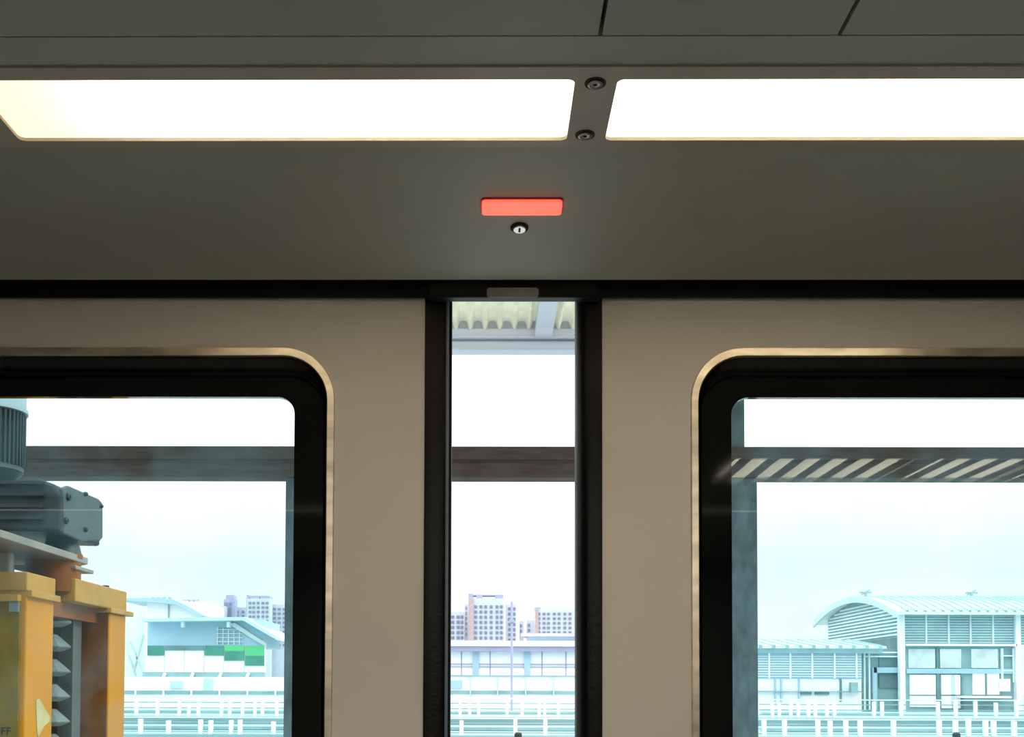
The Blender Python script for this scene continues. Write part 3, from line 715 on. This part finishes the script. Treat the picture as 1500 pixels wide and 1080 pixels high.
obj('wall_column', B(246, 884, 247.5, 907, YN+7.9, .1), M_tl, ub)
for px in (222, 231, 239, 247): obj('roof_vent', B(px, 875, px+2, 878, YN+8, .3), M_tl, ub)
for (a, b, c, d) in ((267, 879, 291, 880), (276, 879, 277, 889), (283, 879, 284, 889), (290, 879, 291, 889), (267, 887, 291, 888)):
    obj('roof_frame', B(a, b, c, d, YN+9, .2), M_lav, ub)
YP = YN+12.6
pb = thing('pale_tower', (at(200, 950, YP).x, YP, 0), 'very pale plain block directly beside the yellow machine', 'building')
obj('wall', B(150, 880, 213, 1090, YP, .8), mat('far_pale_green', (.74, .86, .82), .7, var=.12, scale=.7), pb)
for k, (a, b, c, d) in enumerate(((190, 940, 212, 990), (195, 985, 210, 930), (188, 960, 205, 1010), (196, 1008, 212, 985))):
    bm = bmesh.new(); p, q = at(a, b, YP-.05), at(c, d, YP-.05); cutbar(bm, p, q, .04, .04); obj('brace', bm, M_pale, pb)

# ---- apartment towers
def tower(px0, py0, px1, Y, cols, rows, label, pink=None, top=None, wpx=4.0, hpx=4.0, y0off=5, rowstep=None, base=1025, pinkw=7, wallm=None):
    c = at((px0+px1)/2, base, Y)
    t = thing('apartment_tower', (c.x, Y, c.z), label, 'building', 'distant apartment towers')
    obj('wall', B(px0, py0, px1, base, Y, 3.5), wallm or M_tow, t)
    if pink: obj('brick_strip', B(pink, py0-(0 if top else 1), pink+pinkw, base, Y-.5, 1), M_pink, t)
    for q in (top or []): obj('roof_block', B(*q, Y+.5, 4), M_lav, t)
    proto = None
    for r in range(rows):
        for cx in cols:
            py = py0+y0off+r*(rowstep or 7.6); 
            if proto is None:
                bm = B(cx-wpx/2, py, cx+wpx/2, py+hpx, Y-.25, .4); proto = obj('window', bm, M_win, t); p_0 = at(cx, py, Y)
            else:
                o = proto.copy(); C.objects.link(o); o.parent = t; p_ = at(cx, py, Y); o.location = proto.location + (p_-p_0)
    return t
YT = 300
tower(686, 877, 738, YT, (697, 704.5, 711.5, 719.5, 728, 734.5), 7, 'tallest apartment tower in the door gap, pink brick edge and open roof frame', pink=686.5, top=[(686, 870, 693, 878), (693, 871.5, 737, 873), (698, 873, 707, 883), (725, 873, 737, 884)], y0off=10)
tower(659, 897, 679, YT+5, (663, 671, 677), 5, 'short apartment tower at the left edge of the door gap', y0off=5, wpx=4.5)
tower(680, 885, 686, YT+8, (683,), 6, 'very narrow pale tower behind the tall middle tower', wpx=1.5, y0off=4)
tower(741, 886, 756, YT+5, (746.5, 753), 7, 'narrow apartment block right of the tall tower with a roof aerial', top=[(749, 881, 750, 887), (741, 886, 742.5, 940)], y0off=4)
tower(761, 910, 767, YT+12, (763,), 3, 'small low block between the narrow block and the right tower', wpx=2.5, y0off=5)
tower(772, 909, 783, YT+12, (775, ), 3, 'pale low block touching the pink edge of the right tower', wpx=3, y0off=5)
tower(784, 893, 843, YT+3, (789.5, 797, 803.5, 812, 819, 827.5, 835), 5, 'wide apartment tower with a pink brick edge at the right of the door gap', pink=784, pinkw=5, top=[(784, 890, 792, 894), (808, 895, 825, 897), (808, 895, 809, 930), (824, 895, 825, 930)], y0off=5, rowstep=6.8, hpx=3)
tower(309, 888, 328, YT, (314, 322), 3, 'low pale tower left of the stepped twin towers in the left pane', wpx=4, rowstep=6, y0off=4, hpx=3, top=[(306, 886, 308, 905)])
tower(327, 878, 343, YT+4, (331, 337), 4, 'grey stepped tower behind the sloping roof in the left pane', wallm=M_lav, top=[(331, 872, 342, 880)], rowstep=6.4)
tower(343, 890, 361, YT+9, (347, 356), 3, 'low link block between the stepped tower and the broad tower', rowstep=6.4, hpx=3)
tower(361, 877, 395, YT, (366, 371.5, 378, 385, 391), 8, 'broad apartment tower with lavender roof blocks in the left pane', top=[(361, 872, 364, 910), (367, 873, 380, 881), (381, 873, 394, 883), (394, 874, 395, 884)], rowstep=6.6, hpx=3, wpx=3.6)
tower(395, 886, 432, YT+5, (402, 409, 416, 424), 9, 'apartment tower at the right edge of the left pane', rowstep=6.6, hpx=3, top=[(396, 885, 399, 940), (405, 887, 407, 940)])

# ---- trackside railings (two rows), posts one by one
def railing(name, label, Y, ytop, ybot, posts, rails, pw, x0=-30, x1=1560):
    c = at(700, ybot, Y); t = thing(name, (c.x, Y, c.z), label, 'railing', 'trackside railings')
    for px in posts:
        h = random.uniform(-1.5, 2.5)
        obj('post', B(px-pw/2, ytop+h, px+pw/2, ybot, Y-.06, .12), M_wh, t)
    for i, py in enumerate(rails):
        obj('rail', B(x0, py-.8, x1, py+.8, Y+.06, .06), M_wh2 if i in (0, len(rails)-1) else M_tl, t)
    return t
postsA = [130, 150, 172, 199, 230, 262, 276, 290, 324, 336, 355, 373, 384, 405, 455, 500, 560, 610, 640, 674, 688, 701, 743, 765, 790, 798, 818, 870, 930, 1000, 1060, 1110, 1132, 1142, 1159, 1170, 1185, 1195, 1212, 1223, 1281, 1293, 1321, 1375, 1401, 1430, 1460, 1490]
postsB = [205, 246, 293, 308, 338, 351, 400, 470, 540, 600, 676, 755, 799, 860, 930, 1010, 1080, 1120, 1150, 1199, 1217, 1240, 1261, 1310, 1377, 1401, 1420, 1445, 1457, 1487]
railing('railing', 'farther white trackside railing in front of the station', 37.2, 1028, 1052, postsA, (1024, 1031, 1039, 1046, 1052), 4.2)
railing('railing', 'nearer white trackside railing along the bottom of the view', 28.4, 1055, 1079, postsB, (1053, 1060, 1067, 1074, 1081), 5.6)
# cable trays and service runs lying between the two railings
for k, (a, b, py, Y) in enumerate(((150, 440, 1034, 41), (640, 860, 1036, 41), (1120, 1320, 1034, 41), (150, 440, 1063, 31), (640, 860, 1065, 31), (1120, 1520, 1063, 31))):
    zd = at(750, 1051, 37).z if Y > 36.6 else at(750, 1078, 28).z
    o = obj('cable_tray', box(bmesh.new(), at(a, py, Y).x, at(b, py, Y).x, Y, Y+.5, zd, zd+.13), M_tl, None, bevel=.03)
    tag(o, ['farther teal cable tray in the left pane', 'farther teal cable tray in the door gap', 'farther teal cable tray in the right pane', 'nearer teal cable tray in the left pane', 'nearer teal cable tray in the door gap', 'nearer teal cable tray in the right pane'][k], 'cable tray', 'cable trays between the railings')
for px, lab in ((759, 'small dark bollard at the bottom of the door gap'), (1401, 'small dark bollard at the bottom of the right pane')):
    q = at(px, 1073, 14); bm = bmesh.new(); lathe(bm, [(.05, GZ), (.05, q.z-.02), (.03, q.z)], (q.x, 14, 0), n=16)
    tag(obj('bollard', bm, M_mot2, None, True), lab, 'bollard', 'dark bollards')
